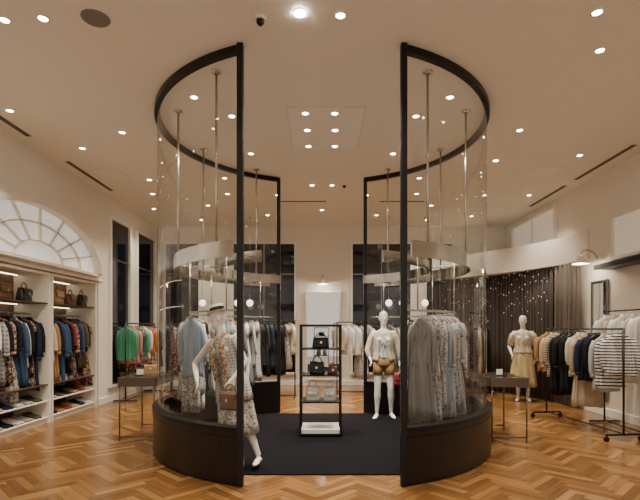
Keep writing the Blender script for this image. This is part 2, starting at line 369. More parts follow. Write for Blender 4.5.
def ringshelf(side):
    c=180 if side<0 else 0; a0,a1=c-62,c+62
    r=empty('suspended_shelf',(0,CY,0),label='curved metal and glass shelf hung on steel rods',cat='hanging shelf')
    G().arc(1.935,1.955,2.24,2.41,a0,a1,48).arc(1.43,1.445,2.25,2.38,a0,a1,48).obj('shelf_band',PALE,r)
    g=G(); g.loft([[(q*math.cos(math.radians(a0+(a1-a0)*k/48)),q*math.sin(math.radians(a0+(a1-a0)*k/48)),2.31) for q in (1.445,1.935)] for k in range(49)],0,False,False,False); g.obj('shelf_glass',SHG,r)
    for d in (-54,-19.5,19.5,54):
        a_=math.radians(c+d); x,y=1.9*math.cos(a_),1.9*math.sin(a_)
        G().tube([(x,y,2.25),(x,y,CH-.02)],.013,10).obj('rod',CHROME,r)
        G().lathe((x,y,CH-.03),[(.02,0),(.055,.02),(.055,.03)],16).obj('canopy',CHROME,r)
        x2,y2=RAILR*math.cos(a_),RAILR*math.sin(a_)
        G().tube([(x2,y2,RAILZ),(x2,y2,2.31)],.008,8).tube([(1.44*math.cos(a_),1.44*math.sin(a_),2.29),(1.94*math.cos(a_),1.94*math.sin(a_),2.29)],.008,6,ref=(0,0,1)).obj('drop_rod',CHROME,r)
    n=40
    G().tube([(RAILR*math.cos(math.radians(a0+(a1-a0)*k/n)),RAILR*math.sin(math.radians(a0+(a1-a0)*k/n)),RAILZ) for k in range(n+1)],.011,8,ref=(0,0,1)).obj('garment_rail',CHROME,r)
ringshelf(-1); ringshelf(1)
# ------------------------------------------------------------------ garments
def ring(cx,cy,z,w,d,n=56,fold=0,ph=0,k=13):
    P=[]
    for i in range(n):
        t=2*pi*i/n; f=1+fold*math.sin(k*t+ph)+fold*.6*math.sin((k-6)*t+2*ph)
        c,s_=math.cos(t),math.sin(t); e=.75
        P.append((cx+w*(1+.10*fold*math.sin(5*t+ph))*math.copysign(abs(c)**e,c),cy+d*f*math.copysign(abs(s_)**e,s_)*1.0,z+.03*fold*math.sin(3*t+ph)))
    return P
def garment_mesh(kind,ph=0.,slim=1.):
    g=G(); T={
     'jacket':[(.055,.042,-.075),(.08,.048,-.10),(.13,.05,-.125),(.175,.05,-.16),(.195,.053,-.22),(.19,.056,-.36),(.175,.052,-.48),(.195,.056,-.62),(.205,.058,-.70)],
     'shirt':[(.055,.035,-.075),(.08,.04,-.095),(.13,.04,-.125),(.17,.042,-.16),(.185,.042,-.24),(.18,.045,-.4),(.185,.045,-.6),(.20,.05,-.78)],
     'coat':[(.055,.045,-.075),(.08,.05,-.10),(.14,.05,-.13),(.18,.052,-.17),(.195,.055,-.25),(.17,.052,-.46),(.195,.06,-.7),(.225,.065,-1.08)],
     'dress':[(.055,.035,-.09),(.09,.04,-.115),(.14,.042,-.15),(.165,.045,-.25),(.13,.042,-.42),(.145,.05,-.55),(.195,.06,-.8),(.235,.065,-1.18)],
     'skirt':[(.14,.03,-.13),(.145,.035,-.17),(.18,.045,-.35),(.215,.055,-.6),(.24,.06,-.85)]}[kind]
    R=[]; sw=lambda z:.02*math.sin(3*z+ph*2)
    for q in range(len(T)-1):
        for s in range(3):
            t=s/3; w,d,z=[T[q][i]*(1-t)+T[q+1][i]*t for i in range(3)]
            u=min(1,max(0,(-z-.13)/.35)); R.append(ring(sw(z)*u,.012*math.sin(7*z+ph),z,w,d,56,.36*u,ph+z*1.5))
    w,d,z=T[-1]; R.append(ring(sw(z),0,z,w,d,56,.4,ph+z*1.5))
    g.loft(R)
    if kind in('jacket','shirt','coat'):
        l={'jacket':.64,'shirt':.62,'coat':.68}[kind]; rr={'jacket':.046,'shirt':.038,'coat':.047}[kind]
        for s in(-1,1):
            q=.03*math.sin(ph*3+s)
            g.tube([(s*.155,0,-.155),(s*.195,.0,-.25),(s*(.212+q*.3),-.01-q*.4,-.38),(s*(.215+q*.6),-.02-q,-.52),(s*(.205+q),-.03-q*1.3,-l+abs(q))],[(rr*.9,rr*.8),(rr,rr*.9),(rr*.92,rr*.85),(rr*.85,rr*.8),(rr*.75,rr*.75)],12)
            e=(s*(.205+q),-.03-q*1.3,-l+abs(q))
            g.tube([(e[0],e[1],e[2]+.045),e],rr*.83,12)
        g.tube([(-.05,-.055,-.15),(-.06,-.03,-.085),(-.03,.035,-.062),(.03,.035,-.062),(.06,-.03,-.085),(.05,-.055,-.15)],[(.02,.008)]*6,8)
        g.box((.0,-.060,-.2-.22),(.03,.012,.5))
        if kind!='shirt':
            for s in(-1,1):
                g.add([(s*.06,-.052,-.10),(s*.012,-.072,-.34),(s*.085,-.070,-.2),(s*.08,-.062,-.13)],[(0,1,2,3),(3,2,1,0)])
                g.box((s*.11,-.064,-.5),(.10,.012,.02))
        for z in(.25,.35,.45,.55): g.lathe((.0,-.068,-z),[(.008,-.008),(.008,.008)],8)
    elif kind=='dress':
        for s in(-1,1): g.tube([(s*.12,0,-.14),(s*.165,0,-.2),(s*.185,0,-.3)],[.045,.05,.05],12)
        g.tube([(-.138,-.02,-.45),(0,-.052,-.45),(.138,-.02,-.45),(0,.052,-.45),(-.138,-.02,-.45)],.009,6,ref=(0,0,1))
    elif kind=='skirt':
        g.loft([ring(0,0,z,.148,.04) for z in(-.165,-.125)])
    if slim!=1: g.v=[(x*slim,y*(.85),z) for x,y,z in g.v]
    return g.mesh('garment_'+kind,[WHITE])
GM={};GS={}
for k in('jacket','shirt','coat','dress','skirt'):
    GM[k]=[garment_mesh(k,0.),garment_mesh(k,2.1),garment_mesh(k,4.4)]; GS[k]=[garment_mesh(k,0.7,.66),garment_mesh(k,3.1,.72),garment_mesh(k,5.1,.55)]
gh=G(); gh.tube([(.018*math.cos(a_),0,.0+.018*math.sin(a_)) for a_ in [math.radians(x) for x in(-20,30,90,150,200)]]+[(-.005,0,-.025),(0,0,-.07)],.003,6,ref=(0,1,0))
gh.tube([(-.14,0,-.135),(-.08,0,-.10),(0,0,-.075),(.08,0,-.10),(.14,0,-.135)],[(.009,.006),(.012,.007),(.012,.008),(.012,.007),(.009,.006)],8,mi=1,ref=(0,1,0))
MH=gh.mesh('hanger',[CHROME,HANG])
LAB={'jacket':('jacket','hip-length jacket'),'shirt':('shirt','long-sleeved shirt'),'coat':('coat','long coat'),'dress':('dress','short-sleeved dress'),'skirt':('skirt','flared skirt')}
def garment(kind,cm,loc,rz,group,where,slim=False,vary=True):
    m,col=cm
    nm,ds=LAB[kind]
    o=mk(nm,random.choice((GS if slim else GM)[kind]),None,loc,rz,label='%s %s %s'%(col,ds,where),cat=nm,group=group,mat=m)
    h=mk('hanger',MH,o)
    if slim: h.scale=(.7,1,1)
    if vary: o.scale=(random.uniform(.92,1.06),random.uniform(.8,1.1),random.uniform(.88,1.12))
    return o
CM={
'grey':(cloth('grey_wool','plain',(.20,.195,.19),(.13,.128,.125)),'grey'),
'lgrey':(cloth('light_grey','plain',(.46,.45,.43),(.33,.325,.32)),'light grey'),
'white':(cloth('white_cotton','plain',(.74,.72,.68),(.62,.60,.57)),'white'),
'cream':(cloth('cream_knit','plain',(.62,.56,.45),(.50,.44,.35)),'cream'),
'blue':(cloth('pale_blue','plain',(.28,.35,.44),(.20,.26,.34)),'pale blue'),
'black':(cloth('black_wool','plain',(.010,.010,.011),(.006,.006,.007)),'black'),
'navy':(cloth('navy_wool','plain',(.012,.018,.045),(.009,.012,.03)),'navy'),
'denim':(cloth('denim','plain',(.05,.095,.18),(.03,.06,.12),s=3),'blue denim'),
'camel':(cloth('camel_wool','plain',(.38,.23,.10),(.30,.17,.07)),'camel'),
'beige':(cloth('beige_cotton','plain',(.50,.40,.28),(.40,.31,.21)),'beige'),
'red':(cloth('brick_red','plain',(.30,.04,.025),(.22,.03,.02)),'brick red'),
'orange':(cloth('orange_knit','plain',(.55,.19,.05),(.42,.14,.03)),'orange'),
'green':(cloth('bright_green','plain',(.10,.36,.22),(.06,.27,.16)),'bright green'),
'olive':(cloth('olive','plain',(.10,.095,.04),(.07,.07,.03)),'olive'),
'pink':(cloth('dusty_pink','plain',(.55,.30,.27),(.45,.23,.21)),'dusty pink'),
'stripe':(cloth('sailor_stripe','stripe',(.75,.72,.66),(.02,.02,.025),s=1.25),'striped'),
'bstripe':(cloth('beige_stripe','stripe',(.55,.46,.36),(.20,.14,.09),s=1.4),'brown-striped'),
'vst':(cloth('pin_stripe','vstripe',(.62,.61,.60),(.30,.31,.34),s=1.6),'pinstriped'),
'plaid':(cloth('tweed_plaid','plaid',(.36,.35,.34),(.09,.09,.09)),'grey checked'),
'gflor':(cloth('grey_print','floral',(.55,.54,.53),(.20,.20,.21),(.38,.38,.39),s=2.6),'grey patterned'),
'bflor':(cloth('blue_print','floral',(.48,.49,.50),(.14,.18,.25),(.32,.36,.40),s=2.6),'blue patterned'),
'mflor':(cloth('multi_print','floral',(.03,.035,.06),(.34,.09,.06),(.35,.30,.18),s=1.6),'multicoloured'),
'rflor':(cloth('warm_print','floral',(.55,.45,.33),(.33,.11,.07),(.14,.17,.10),s=1.8),'red floral'),
'taupe':(cloth('taupe_print','floral',(.40,.37,.33),(.17,.155,.14),(.56,.53,.48),s=2.4),'taupe patterned'),
}
for side in(-1,1):
    st=2.3; n=int(104/st)
    seq=['lgrey','gflor','vst','grey','white','lgrey','taupe','lgrey','black','gflor','plaid','vst','lgrey','blue','grey','white','bflor','taupe','vst','black','lgrey','white','plaid','grey','gflor']
    ks=['dress','coat','dress','shirt','dress','coat','dress','skirt','coat','dress','jacket']
    for k in range(n):
        d=-52+st*k+random.uniform(-.4,.4)
        if side<0 and d>27: continue
        if side>0 and d>42: continue
        a_=math.radians((180 if side<0 else 0)+d)
        col=seq[(k*7+ (3 if side>0 else 0))%len(seq)]; kd=ks[(k*3+(1 if side>0 else 0))%len(ks)]
        garment(kd,CM[col],(RAILR*math.cos(a_),CY+RAILR*math.sin(a_),RAILZ),a_+random.uniform(-.10,.10)+side*(.55),'clothes on the curved rails in the glass enclosure','hanging inside the glass enclosure',True)
# ------------------------------------------------------------------ clothing racks
def rack(x,y,rz,l,h,items,where,group,wheels=True,m=BLACKM,d=.25,aim=0.):
    r=empty('clothing_rack',(x,y,0),rz,label='freestanding black metal clothing rack %s'%where,cat='clothing rack')
    G().tube([(-l/2,0,h),(l/2,0,h)],.012,10,ref=(0,0,1)).obj('garment_rail',m,r)
    z0=.09 if wheels else .02
    for s in(-1,1):
        G().tube([(s*l/2,0,z0),(s*l/2,0,h+.012)],.014,10).obj('post',m,r)
        G().box((s*l/2,0,z0),(.03,d*2,.025)).obj('foot',m,r,bevel=.004)
        if wheels:
            for t in(-1,1):
                G().tube([(s*l/2-.015,t*d,.035),(s*l/2+.015,t*d,.035)],.035,14,ref=(0,0,1)).box((s*l/2,t*d,.065),(.012,.03,.03)).obj('caster',BLACK,r)
    G().tube([(-l/2,0,z0+.01),(l/2,0,z0+.01)],.01,8,ref=(0,0,1)).obj('lower_bar',m,r)
    n=len(items)
    for k,(kd,c) in enumerate(items):
        t=(-l/2+.08)+(l-.16)*k/max(1,n-1); ca,sa=math.cos(rz),math.sin(rz)
        garment(kd,CM[c],(x+t*ca,y+t*sa,h),rz+pi/2+aim+random.uniform(-.13,.13),group,where)
rack(3.92,7.25,math.radians(97),1.75,1.50,[('jacket','stripe'),('shirt','stripe'),('shirt','lgrey'),('jacket','black'),('jacket','navy'),('coat','beige'),('shirt','cream'),('coat','black'),('jacket','black'),('coat','black'),('shirt','bstripe'),('jacket','beige'),('shirt','camel')],'on the parquet','clothes on the black rack on the parquet',aim=-.25+pi)
rack(4.55,6.95,math.radians(90),1.5,1.78,[('shirt','white'),('shirt','orange'),('jacket','white'),('shirt','cream'),('coat','white'),('jacket','beige'),('shirt','white')],'by the cream wall','clothes on the rack by the cream wall',False,aim=pi)
rack(-1.40,10.6,0,1.6,1.68,[('coat','black'),('jacket','black'),('coat','black'),('coat','navy'),('coat','black'),('coat','black'),('coat','black'),('coat','black'),('coat','black'),('coat','navy'),('coat','black'),('coat','black'),('dress','taupe'),('shirt','cream')],'before dark window','black coats on the rear rack',False,aim=.35)
rack(1.0,11.2,0,1.3,1.66,[('jacket','cream'),('jacket','white'),('jacket','white'),('dress','gflor'),('jacket','lgrey'),('coat','black'),('coat','black'),('coat','grey')],'before rear window','clothes on the pale rear rack',False,aim=.6)
rack(-4.05,10.7,pi/2,1.7,1.62,[('jacket','green'),('shirt','pink'),('dress','mflor'),('jacket','green'),('shirt','white'),('jacket','orange'),('dress','rflor'),('coat','grey')],'beside side window','colourful clothes on the side rack',False)
rack(-2.9,11.4,0,1.4,1.62,[('coat','mflor'),('jacket','red'),('coat','white'),('dress','rflor'),('shirt','blue'),('coat','grey'),('jacket','green'),('jacket','cream'),('coat','black'),('coat','navy'),('dress','mflor')],'near rear windows','clothes on the rear corner rack',False,aim=.3)
rack(3.2,11.1,0,1.4,1.60,[('coat','black'),('jacket','navy'),('coat','grey'),('coat','white'),('coat','black'),('dress','mflor'),('coat','black'),('coat','beige'),('coat','black')],'near dark curtain','dark clothes near the curtain',False,aim=-.3)
rack(2.1,11.7,0,.9,1.60,[('coat','mflor'),('jacket','beige'),('coat','grey'),('coat','white'),('dress','rflor'),('coat','black')],'near rear windows','clothes on the small rear rack',False)
# ------------------------------------------------------------------ wall cabinets
def handbag(cm,w,h,d,loc,rz=0.,where='',kind=0):
    m,col=cm
    r=empty('handbag',loc,rz,label='%s leather handbag with top handle %s'%(col,where),cat='handbag')
    g=G(); R=[]
    for k in range(7):
        t=k/6; ww=w/2*(1-.14*t)*(.94 if k in(0,6) else 1); dd=d/2*(1-.45*t)*(.9 if k in(0,6) else 1)
        R.append([(ww*math.copysign(abs(math.cos(a_))**.35,math.cos(a_)),dd*math.copysign(abs(math.sin(a_))**.35,math.sin(a_)),h*t) for a_ in [2*pi*i/24 for i in range(24)]])
    g.loft(R).obj('body',m,r)
    g=G(); g.loft([[(-w*.44,-d*.30,h*.985),(w*.44,-d*.30,h*.985),(w*.44,d*.28,h*1.01),(-w*.44,d*.28,h*1.01)],[(-w*.43,-d*.46,h*.9),(w*.43,-d*.46,h*.9),(w*.44,-d*.26,h*1.0),(-w*.44,-d*.26,h*1.0)],[(-w*.38,-d*.55,h*.5),(w*.38,-d*.55,h*.5),(w*.38,-d*.47,h*.5),(-w*.38,-d*.47,h*.5)]],0,True,False).obj('flap',m,r)
    n=12; g=G(); g.tube([(w*.28*math.cos(pi*k/n),0,h*.97+h*.45*math.sin(pi*k/n)) for k in range(n+1)],.007,8,ref=(0,1,0)); g.obj('handle',m,r)
    G().box((0,-d*.56,h*.55),(.03,.012,.03)).obj('clasp',CHROME,r)
    return r
LB=(mat('black_leather',(.008,.008,.008),.35,bump=.2),'black'); LBR=(mat('brown_leather',(.13,.055,.025),.4,bump=.2),'brown'); LT=(mat('tan_leather',(.32,.18,.08),.45,bump=.2),'tan')
LW=(mat('white_leather',(.62,.59,.54),.45,bump=.1),'white'); LR=(mat('burgundy_leather',(.22,.02,.025),.4),'burgundy')
def shoe_mesh():
    g=G(); prof=[(-.125,.022,.055,.03),(-.11,.032,.07,.028),(-.06,.034,.075,.022),(-.02,.032,.055,.016),(.03,.038,.042,.012),(.08,.042,.034,.010),(.115,.034,.028,.010),(.132,.012,.02,.010)]
    R=[]
    for y,w,h,z in prof: R.append([(w*math.cos(a_),y,z+max(0,h*math.sin(a_)) if math.sin(a_)>0 else z) for a_ in [2*pi*i/16 for i in range(16)]])
    g.loft(R)
    R=[[(w*1.08*math.cos(a_),y,(z if math.sin(a_)>=0 else (0 if y<-.05 or y>.0 else z-.006))) for a_ in [2*pi*i/8+.2 for i in range(8)]] for y,w,h,z in prof]
    g.loft(R,1,True,False)
    g.bb(-.026,.026,-.122,-.06,0,.026,1)
    g.tube([(0,-.09,.102),(0,-.03,.078)],[(.02,.004),(.014,.004)],10,mi=1)
    return g.mesh('shoe',[WHITE,BLACK])
SH=shoe_mesh()
def folded_mesh():
    g=G()
    for k in range(3):
        z=.006+k*.016; R=[]
        for s,q in((.94,-.008),(1,-.004),(1,.004),(.94,.008)):
            R.append([(.14*s*math.copysign(abs(math.cos(a_))**.3,math.cos(a_)),.13*s*math.copysign(abs(math.sin(a_))**.3,math.sin(a_))+.002*k,z+q) for a_ in [2*pi*i/24 for i in range(24)]])
        g.loft(R)
    g.tube([(-.05,-.06,.044),(-.03,-.1,.046),(.03,-.1,.046),(.05,-.06,.044)],.006,6)
    return g.mesh('folded_sweater',[WHITE])
FO=folded_mesh()
def cabinet(y0,y1,items,tilt):
    r=empty('wall_cabinet',(-4.66,(y0+y1)/2,0),label='built-in open wardrobe with cream sides and walnut back',cat='wardrobe')
    hw=(y1-y0)/2; d=.30
    G().bb(-d,-d+.03,-hw,hw,0,2.40).obj('back_panel',DARKW,r)
    for s in(-1,1): G().bb(-d,d,min(s*hw,s*(hw-.04)),max(s*hw,s*(hw-.04)),0,2.40).obj('side_panel',CREAM,r)
    G().bb(-d+.03,d,-hw+.04,hw-.04,2.36,2.40).obj('top_panel',CREAM,r)
    for z in(.10,.36,.62,1.92):
        G().bb(-d+.03,d-.02,-hw+.04,hw-.04,z-.02,z).obj('shelf',DARKW if z>.5 else CREAM,r,bevel=.003)
    G().bb(-d+.03,d-.05,-hw+.04,hw-.04,0,.08).obj('plinth',CREAM,r)
    G().tube([(0,-hw+.04,1.74),(0,hw-.04,1.74)],.012,8).obj('garment_rail',CHROME,r)
    for z in (1.898,2.358): G().bb(-.2,-.185,-hw+.08,hw-.08,z-.008,z).obj('led_strip',STRIP,r)
    n=len(items)
    for k,(kd,c) in enumerate(items):
        y=y0+.14+(y1-y0-.28)*k/(n-1); garment(kd,CM[c],(-4.64,y,1.74),tilt+random.uniform(-.25,.25),'clothes in the built-in wardrobes','in the built-in wardrobe')
    k=0
    cols=['black','camel','red','beige','navy','white','lgrey','olive']
    for z in(.10,.36):
        y=y0+.14
        while y<y1-.2:
            c=cols[k%8]; 
            for dy in(0,.09):
                mk('shoe',SH,None,(-4.54,y+dy,z),pi/2+random.uniform(-.08,.08)+pi,label='low-heeled %s shoe on a wardrobe shelf'%CM[c][1],cat='shoe',group='shoes on the wardrobe shelves',mat=CM[c][0])
            y+=.235; k+=1
    y=y0+.22; 
    while y<y1-.25:
        if k%3!=0:
            for q in range(1+k%3):
                mk('folded_sweater',FO,None,(-4.60,y,.62+q*.052),pi/2,label='folded %s knit sweater on a wardrobe shelf'%CM[cols[(k+q)%8]][1],cat='folded clothes',group='folded sweaters in the wardrobes',mat=CM[cols[(k+q)%8]][0])
        y+=.36;k+=1
cabinet(5.65,7.68,[('jacket','navy'),('jacket','black'),('coat','mflor'),('jacket','red'),('jacket','bflor'),('dress','mflor'),('jacket','navy'),('coat','denim'),('shirt','white'),('coat','plaid'),('jacket','black'),('coat','mflor'),('dress','taupe'),('jacket','black'),('coat','denim'),('shirt','white'),('coat','black'),('dress','mflor'),('coat','navy'),('jacket','black')],.35)
cabinet(7.72,9.25,[('shirt','cream'),('coat','camel'),('coat','navy'),('coat','denim'),('jacket','denim'),('coat','black'),('jacket','red'),('coat','mflor'),('coat','navy'),('jacket','denim'),('coat','olive'),('jacket','black'),('dress','mflor')],.35)
for m_,w_,h_,y_ in [(LBR,.36,.24,6.75),(LB,.30,.20,7.25),(LT,.32,.24,8.15),(LBR,.28,.20,8.58),(LB,.26,.22,8.98),(LB,.28,.2,6.2)]:
    handbag(m_,w_,h_,.14,(-4.52,y_,1.92),pi/2+.1,'on the wardrobe shelf')
# ------------------------------------------------------------------ central etagere
def etagere():
    r=empty('display_shelf',(-.02,6.85,.012),label='slim black metal display shelf with white bottom board',cat='display shelf')
    w,d,h=.28,.26,1.54
    for sx in(-1,1):
        for sy in(-1,1): G().box((sx*w,sy*d,h/2),(.022,.022,h)).obj('upright',BLACKM,r)
    for z in(.03,h):
        g=G(); 
        for s in(-1,1): g.box((0,s*d,z),(2*w,.022,.022)); g.box((s*w,0,z),(.022,2*d,.022))
        g.obj('frame_ring',BLACKM,r)
    for z in(.47,.84,1.21,1.53): G().box((0,0,z),(2*w-.02,2*d-.02,.018)).obj('shelf',BLACKM,r)
    G().box((0,0,.07),(2*w-.03,2*d-.02,.06)).obj('bottom_board',WHITE,r,bevel=.005)
etagere()
handbag(LB,.24,.15,.11,(-.02,6.75,1.231),.1,'on the black display shelf')
handbag(LB,.22,.18,.12,(-.07,6.75,.861),-.1,'on the black display shelf')
handbag(LBR,.14,.11,.08,(.15,6.80,.861),.1,'on the black display shelf')
handbag(LW,.19,.21,.12,(-.13,6.70,.491),.1,'on the black display shelf')
handbag(LW,.17,.19,.12,(.11,6.70,.491),-.1,'on the black display shelf')
# ------------------------------------------------------------------ display tables beside enclosure
TOP=mat('bronze_metal',(.13,.10,.075),.35,m=.6,var=.1,scale=6)
def console(x,y,rz):
    r=empty('console_table',(x,y,0),rz,label='slim glass-topped display table on thin metal legs',cat='table')
    w,d,h=.25,.42,.86
    G().bb(-w+.01,w-.01,-d+.01,d-.01,h-.125,h-.105).obj('display_tray',WHITE,r)
    g=G()
    for s in(-1,1):
        g.bb(-w,w,min(s*d,s*(d-.015)),max(s*d,s*(d-.015)),h-.13,h-.01); g.bb(min(s*w,s*(w-.015)),max(s*w,s*(w-.015)),-d+.015,d-.015,h-.13,h-.01)
    g.obj('case_frame',TOP,r)
    G().add([(-w+.01,-d+.01,h-.005),(w-.01,-d+.01,h-.005),(w-.01,d-.01,h-.005),(-w+.01,d-.01,h-.005)],[(0,1,2,3)]).obj('glass_top',GLASS,r)
    for sx in(-1,1):
        for sy in(-1,1): G().tube([(sx*(w-.02),sy*(d-.02),0),(sx*(w-.02),sy*(d-.02),h-.13)],.010,8).obj('leg',TOP,r)
    g=G()
    for sy in(-1,1): g.tube([(-w+.02,sy*(d-.02),.06),(w-.02,sy*(d-.02),.06)],.008,8,ref=(0,0,1))
    g.obj('stretcher',TOP,r)
console(-2.48,6.80,0); console(2.49,6.75,0)
handbag(LT,.22,.12,.1,(-2.5,7.0,.857),.2,'on the display table')
for x,y in((-2.52,6.62),(2.45,6.6)):
    r=empty('card_stand',(x,y,.857),.2,label='small blank cream card in a dark stand on the table',cat='card stand')
    G().bb(-.05,.05,-.02,.02,0,.012).obj('base',BLACKM,r); h=G().bb(-.045,.045,-.004,.004,.01,.09).obj('card',CREAM,r)
# ------------------------------------------------------------------ sconces, pendants
def sconce(loc,rz):
    r=empty('wall_sconce',loc,rz,label='white enamel gooseneck wall lamp with flared shade',cat='wall lamp',group='gooseneck wall lamps')
    G().tube([(0,0,0),(0,-.02,0)],.05,18).obj('wall_plate',WHITE,r)
    G().tube([(0,-.02,0),(0,-.10,.10),(0,-.2,.15),(0,-.30,.12),(0,-.33,.03)],.013,8).obj('arm',STEEL,r)
    G().lathe((0,-.33,-.10),[(.14,0),(.12,.03),(.06,.09),(.04,.13),(.035,.15)],24,cap=False).obj('lamp_shade',WHITE,r)
    G().ell((0,-.33,-.06),(.035,.035,.045)).obj('bulb',LENS,r)
    l=bpy.data.lights.new('bulb_lamp','POINT'); l.energy=10; l.color=(1,.85,.66); l.shadow_soft_size=.04
    o=bpy.data.objects.new('bulb_lamp',l); COL.objects.link(o); o.parent=r; o.location=(0,-.33,-.13)
sconce((4.9,8.45,2.75),-pi/2)
sconce((0.02,12.70,2.76),0)
for x in(-2.9,-2.05,-1.75,1.62,1.95,2.5):
    r=empty('pendant_lamp',(x,11.6,CH),label='small opal globe pendant lamp before dark window',cat='pendant lamp',group='globe pendants at rear windows')
    G().lathe((0,0,-.02),[(.03,0),(.03,.02)],12).obj('canopy',STEEL,r)
    G().tube([(0,0,-2.02),(0,0,-.02)],.004,6).obj('cord',STEEL,r)
    G().ell((0,0,-2.09),(.08,.08,.08),18,12).obj('globe',OPAL,r)
# ------------------------------------------------------------------ mannequins
def hand(g,w,d,s,curl=.3):
    w=Vector(w);d=Vector(d).normalized();s=Vector(s);s=(s-d*s.dot(d)).normalized();n=d.cross(s)
    g.tube([w-d*.02,w+d*.02,w+d*.06,w+d*.088],[(.022,.017),(.028,.015),(.038,.014),(.036,.011)],12,ref=tuple(s))
    for i,(o,L) in enumerate([(-.028,.062),(-.010,.075),(.010,.07),(.027,.055)]):
        b=w+d*.078+s*o; p=[b]; dd=d.copy()
        for k in range(3):
            dd=(dd+n*curl).normalized(); p.append(p[-1]+dd*L/3*1.1)
        g.tube(p,[.0088,.0085,.008,.0065],8)
    b=w+d*.02-s*.02
    g.tube([b,b-s*.025+d*.02,b-s*.037+d*.045+n*.01,b-s*.038+d*.065+n*.02],[.012,.011,.009,.007],8)
def mannequin(loc,rz,lab,lean,arms,legs,headyaw=0.,sc=1.,tilt=0.):
    r=empty('mannequin',loc,rz,label=lab,cat='mannequin'); r.scale=(sc,sc,sc); r.rotation_euler=(0,tilt,rz)
    g=G(); sp=lambda z:-lean*max(0,z-.9)/.8
    T=[(.86,.06,.06),(.88,.13,.10),(.93,.165,.112),(.99,.165,.11),(1.06,.135,.092),(1.12,.115,.083),(1.2,.125,.09),(1.29,.145,.105),(1.36,.155,.105),(1.42,.155,.085),(1.46,.11,.065),(1.485,.06,.055)]
    g.loft([[(rx*math.cos(a_),sp(z)+ry*math.sin(a_),z) for a_ in [2*pi*i/24 for i in range(24)]] for z,rx,ry in T])
    for s in(-1,1): g.ell((s*.07,sp(1.31)-.075,1.31),(.06,.055,.058)); g.ell((s*.08,.07,.95),(.08,.06,.08))
    g.tube([(0,sp(1.45),1.44),(0,sp(1.52)-.005,1.52),(0,sp(1.6),1.62)],[.055,.047,.046],16)
    H=G()
    HR=[(1.55,.018,.02,-.052),(1.563,.038,.042,-.042),(1.60,.055,.068,-.022),(1.64,.065,.083,-.010),(1.69,.073,.092,0),(1.73,.072,.09,.002),(1.765,.055,.068,.004),(1.785,.026,.03,.005)]
    H.loft([[(rx*math.cos(a_),cy+ry*math.sin(a_),z) for a_ in [2*pi*i/20 for i in range(20)]] for z,rx,ry,cy in HR])
    H.tube([(0,-.084,1.695),(0,-.098,1.665),(0,-.102,1.648),(0,-.086,1.638)],[.007,.010,.012,.009],8)
    H.ell((0,-.083,1.612),(.022,.010,.006)); H.ell((0,-.082,1.602),(.020,.010,.007))
    for s in(-1,1): H.ell((s*.028,-.080,1.672),(.015,.010,.008)); H.ell((s*.028,-.082,1.69),(.022,.009,.005)); H.ell((s*.073,.008,1.665),(.009,.020,.032))
    ca,sa=math.cos(headyaw),math.sin(headyaw)
    vs=[(x*ca-y*sa,x*sa+y*ca+sp(1.62),z) for x,y,z in H.v]; g.add(vs,H.f)
    for sh,el_,wr,hs in arms:
        sgn=1 if sh[0]>0 else -1
        sh=Vector(sh)+Vector((0,sp(1.42),0)); el_=Vector(el_)+Vector((0,sp(1.1),0)); wr=Vector(wr)+Vector((0,sp(.95),0))
        g.tube([(sgn*.11,sp(1.42),1.41),sh,sh.lerp(el_,.4),el_,el_.lerp(wr,.35),wr],[.05,.048,.041,.033,.034,.022],14)
        hand(g,wr,wr-el_,hs)
    for hip,kn,an,toe in legs:
        hip,kn,an=Vector(hip),Vector(kn),Vector(an); td=Vector((toe[0],toe[1],0)).normalized()
        g.tube([hip,hip.lerp(kn,.35),kn,kn.lerp(an,.3),kn.lerp(an,.7),an],[.088,.076,.052,.055,.038,.03],16)
        z=an.z
        h=an-td*.035; 
        g.tube([h+Vector((0,0,-z+.03)),an+Vector((0,0,-.035))+td*.01,an+td*.08+Vector((0,0,-z+.035)),an+td*.13+Vector((0,0,-z+.022)),an+td*.175+Vector((0,0,-z+.015))],[(.026,.028),(.03,.035),(.036,.026),(.038,.019),(.022,.012)],12,ref=(-td.y,td.x,0))
    o=g.obj('body_raw',MANN); m=o.modifiers.new('r','REMESH'); m.mode='VOXEL'; m.voxel_size=.0075; m.use_smooth_shade=True
    s=o.modifiers.new('s','SMOOTH'); s.iterations=3; s.factor=.4
    dg=bpy.context.evaluated_depsgraph_get(); me=bpy.data.meshes.new_from_object(o.evaluated_get(dg)); me.name='body'
    bpy.data.objects.remove(o); 
    for p in me.polygons: p.use_smooth=True
    if not me.materials: me.materials.append(MANN)
    mk('body',me,r); return r,sp
def wrap(r,name,m,T,sp,fold=.0,k=11,n=60,gap=0.,label=None):
    g=G(); R=[]
    for q in range(len(T)-1):
        for s_ in range(4):
            t=s_/4; z,rx,ry=[T[q][i]*(1-t)+T[q+1][i]*t for i in range(3)]
            u=q/(len(T)-1); R.append((z,rx,ry,fold*u))
    R.append((*T[-1],fold))
    A=[2*pi*i/n for i in range(n)] if not gap else [-pi/2+gap+(2*pi-2*gap)*i/n for i in range(n+1)]
    g.loft([[((rx+f*math.sin(k*a_+z*3))*math.cos(a_),sp(z)+(ry+f*math.sin(k*a_+z*3))*math.sin(a_),z) for a_ in A] for z,rx,ry,f in R],0,False,True,not gap)
    o=g.obj(name,m,r,label=label); s=o.modifiers.new('t','SOLIDIFY'); s.thickness=.006; return o
def sleeve(r,pts,rs,m,sp):
    P=[Vector(p)+Vector((0,sp(z),0)) for p,z in pts]
    g=G(); g.tube(P,rs,14,cap=False); o=g.obj('sleeve',m,r); s=o.modifiers.new('t','SOLIDIFY'); s.thickness=.005
RZ1=math.radians(-28)
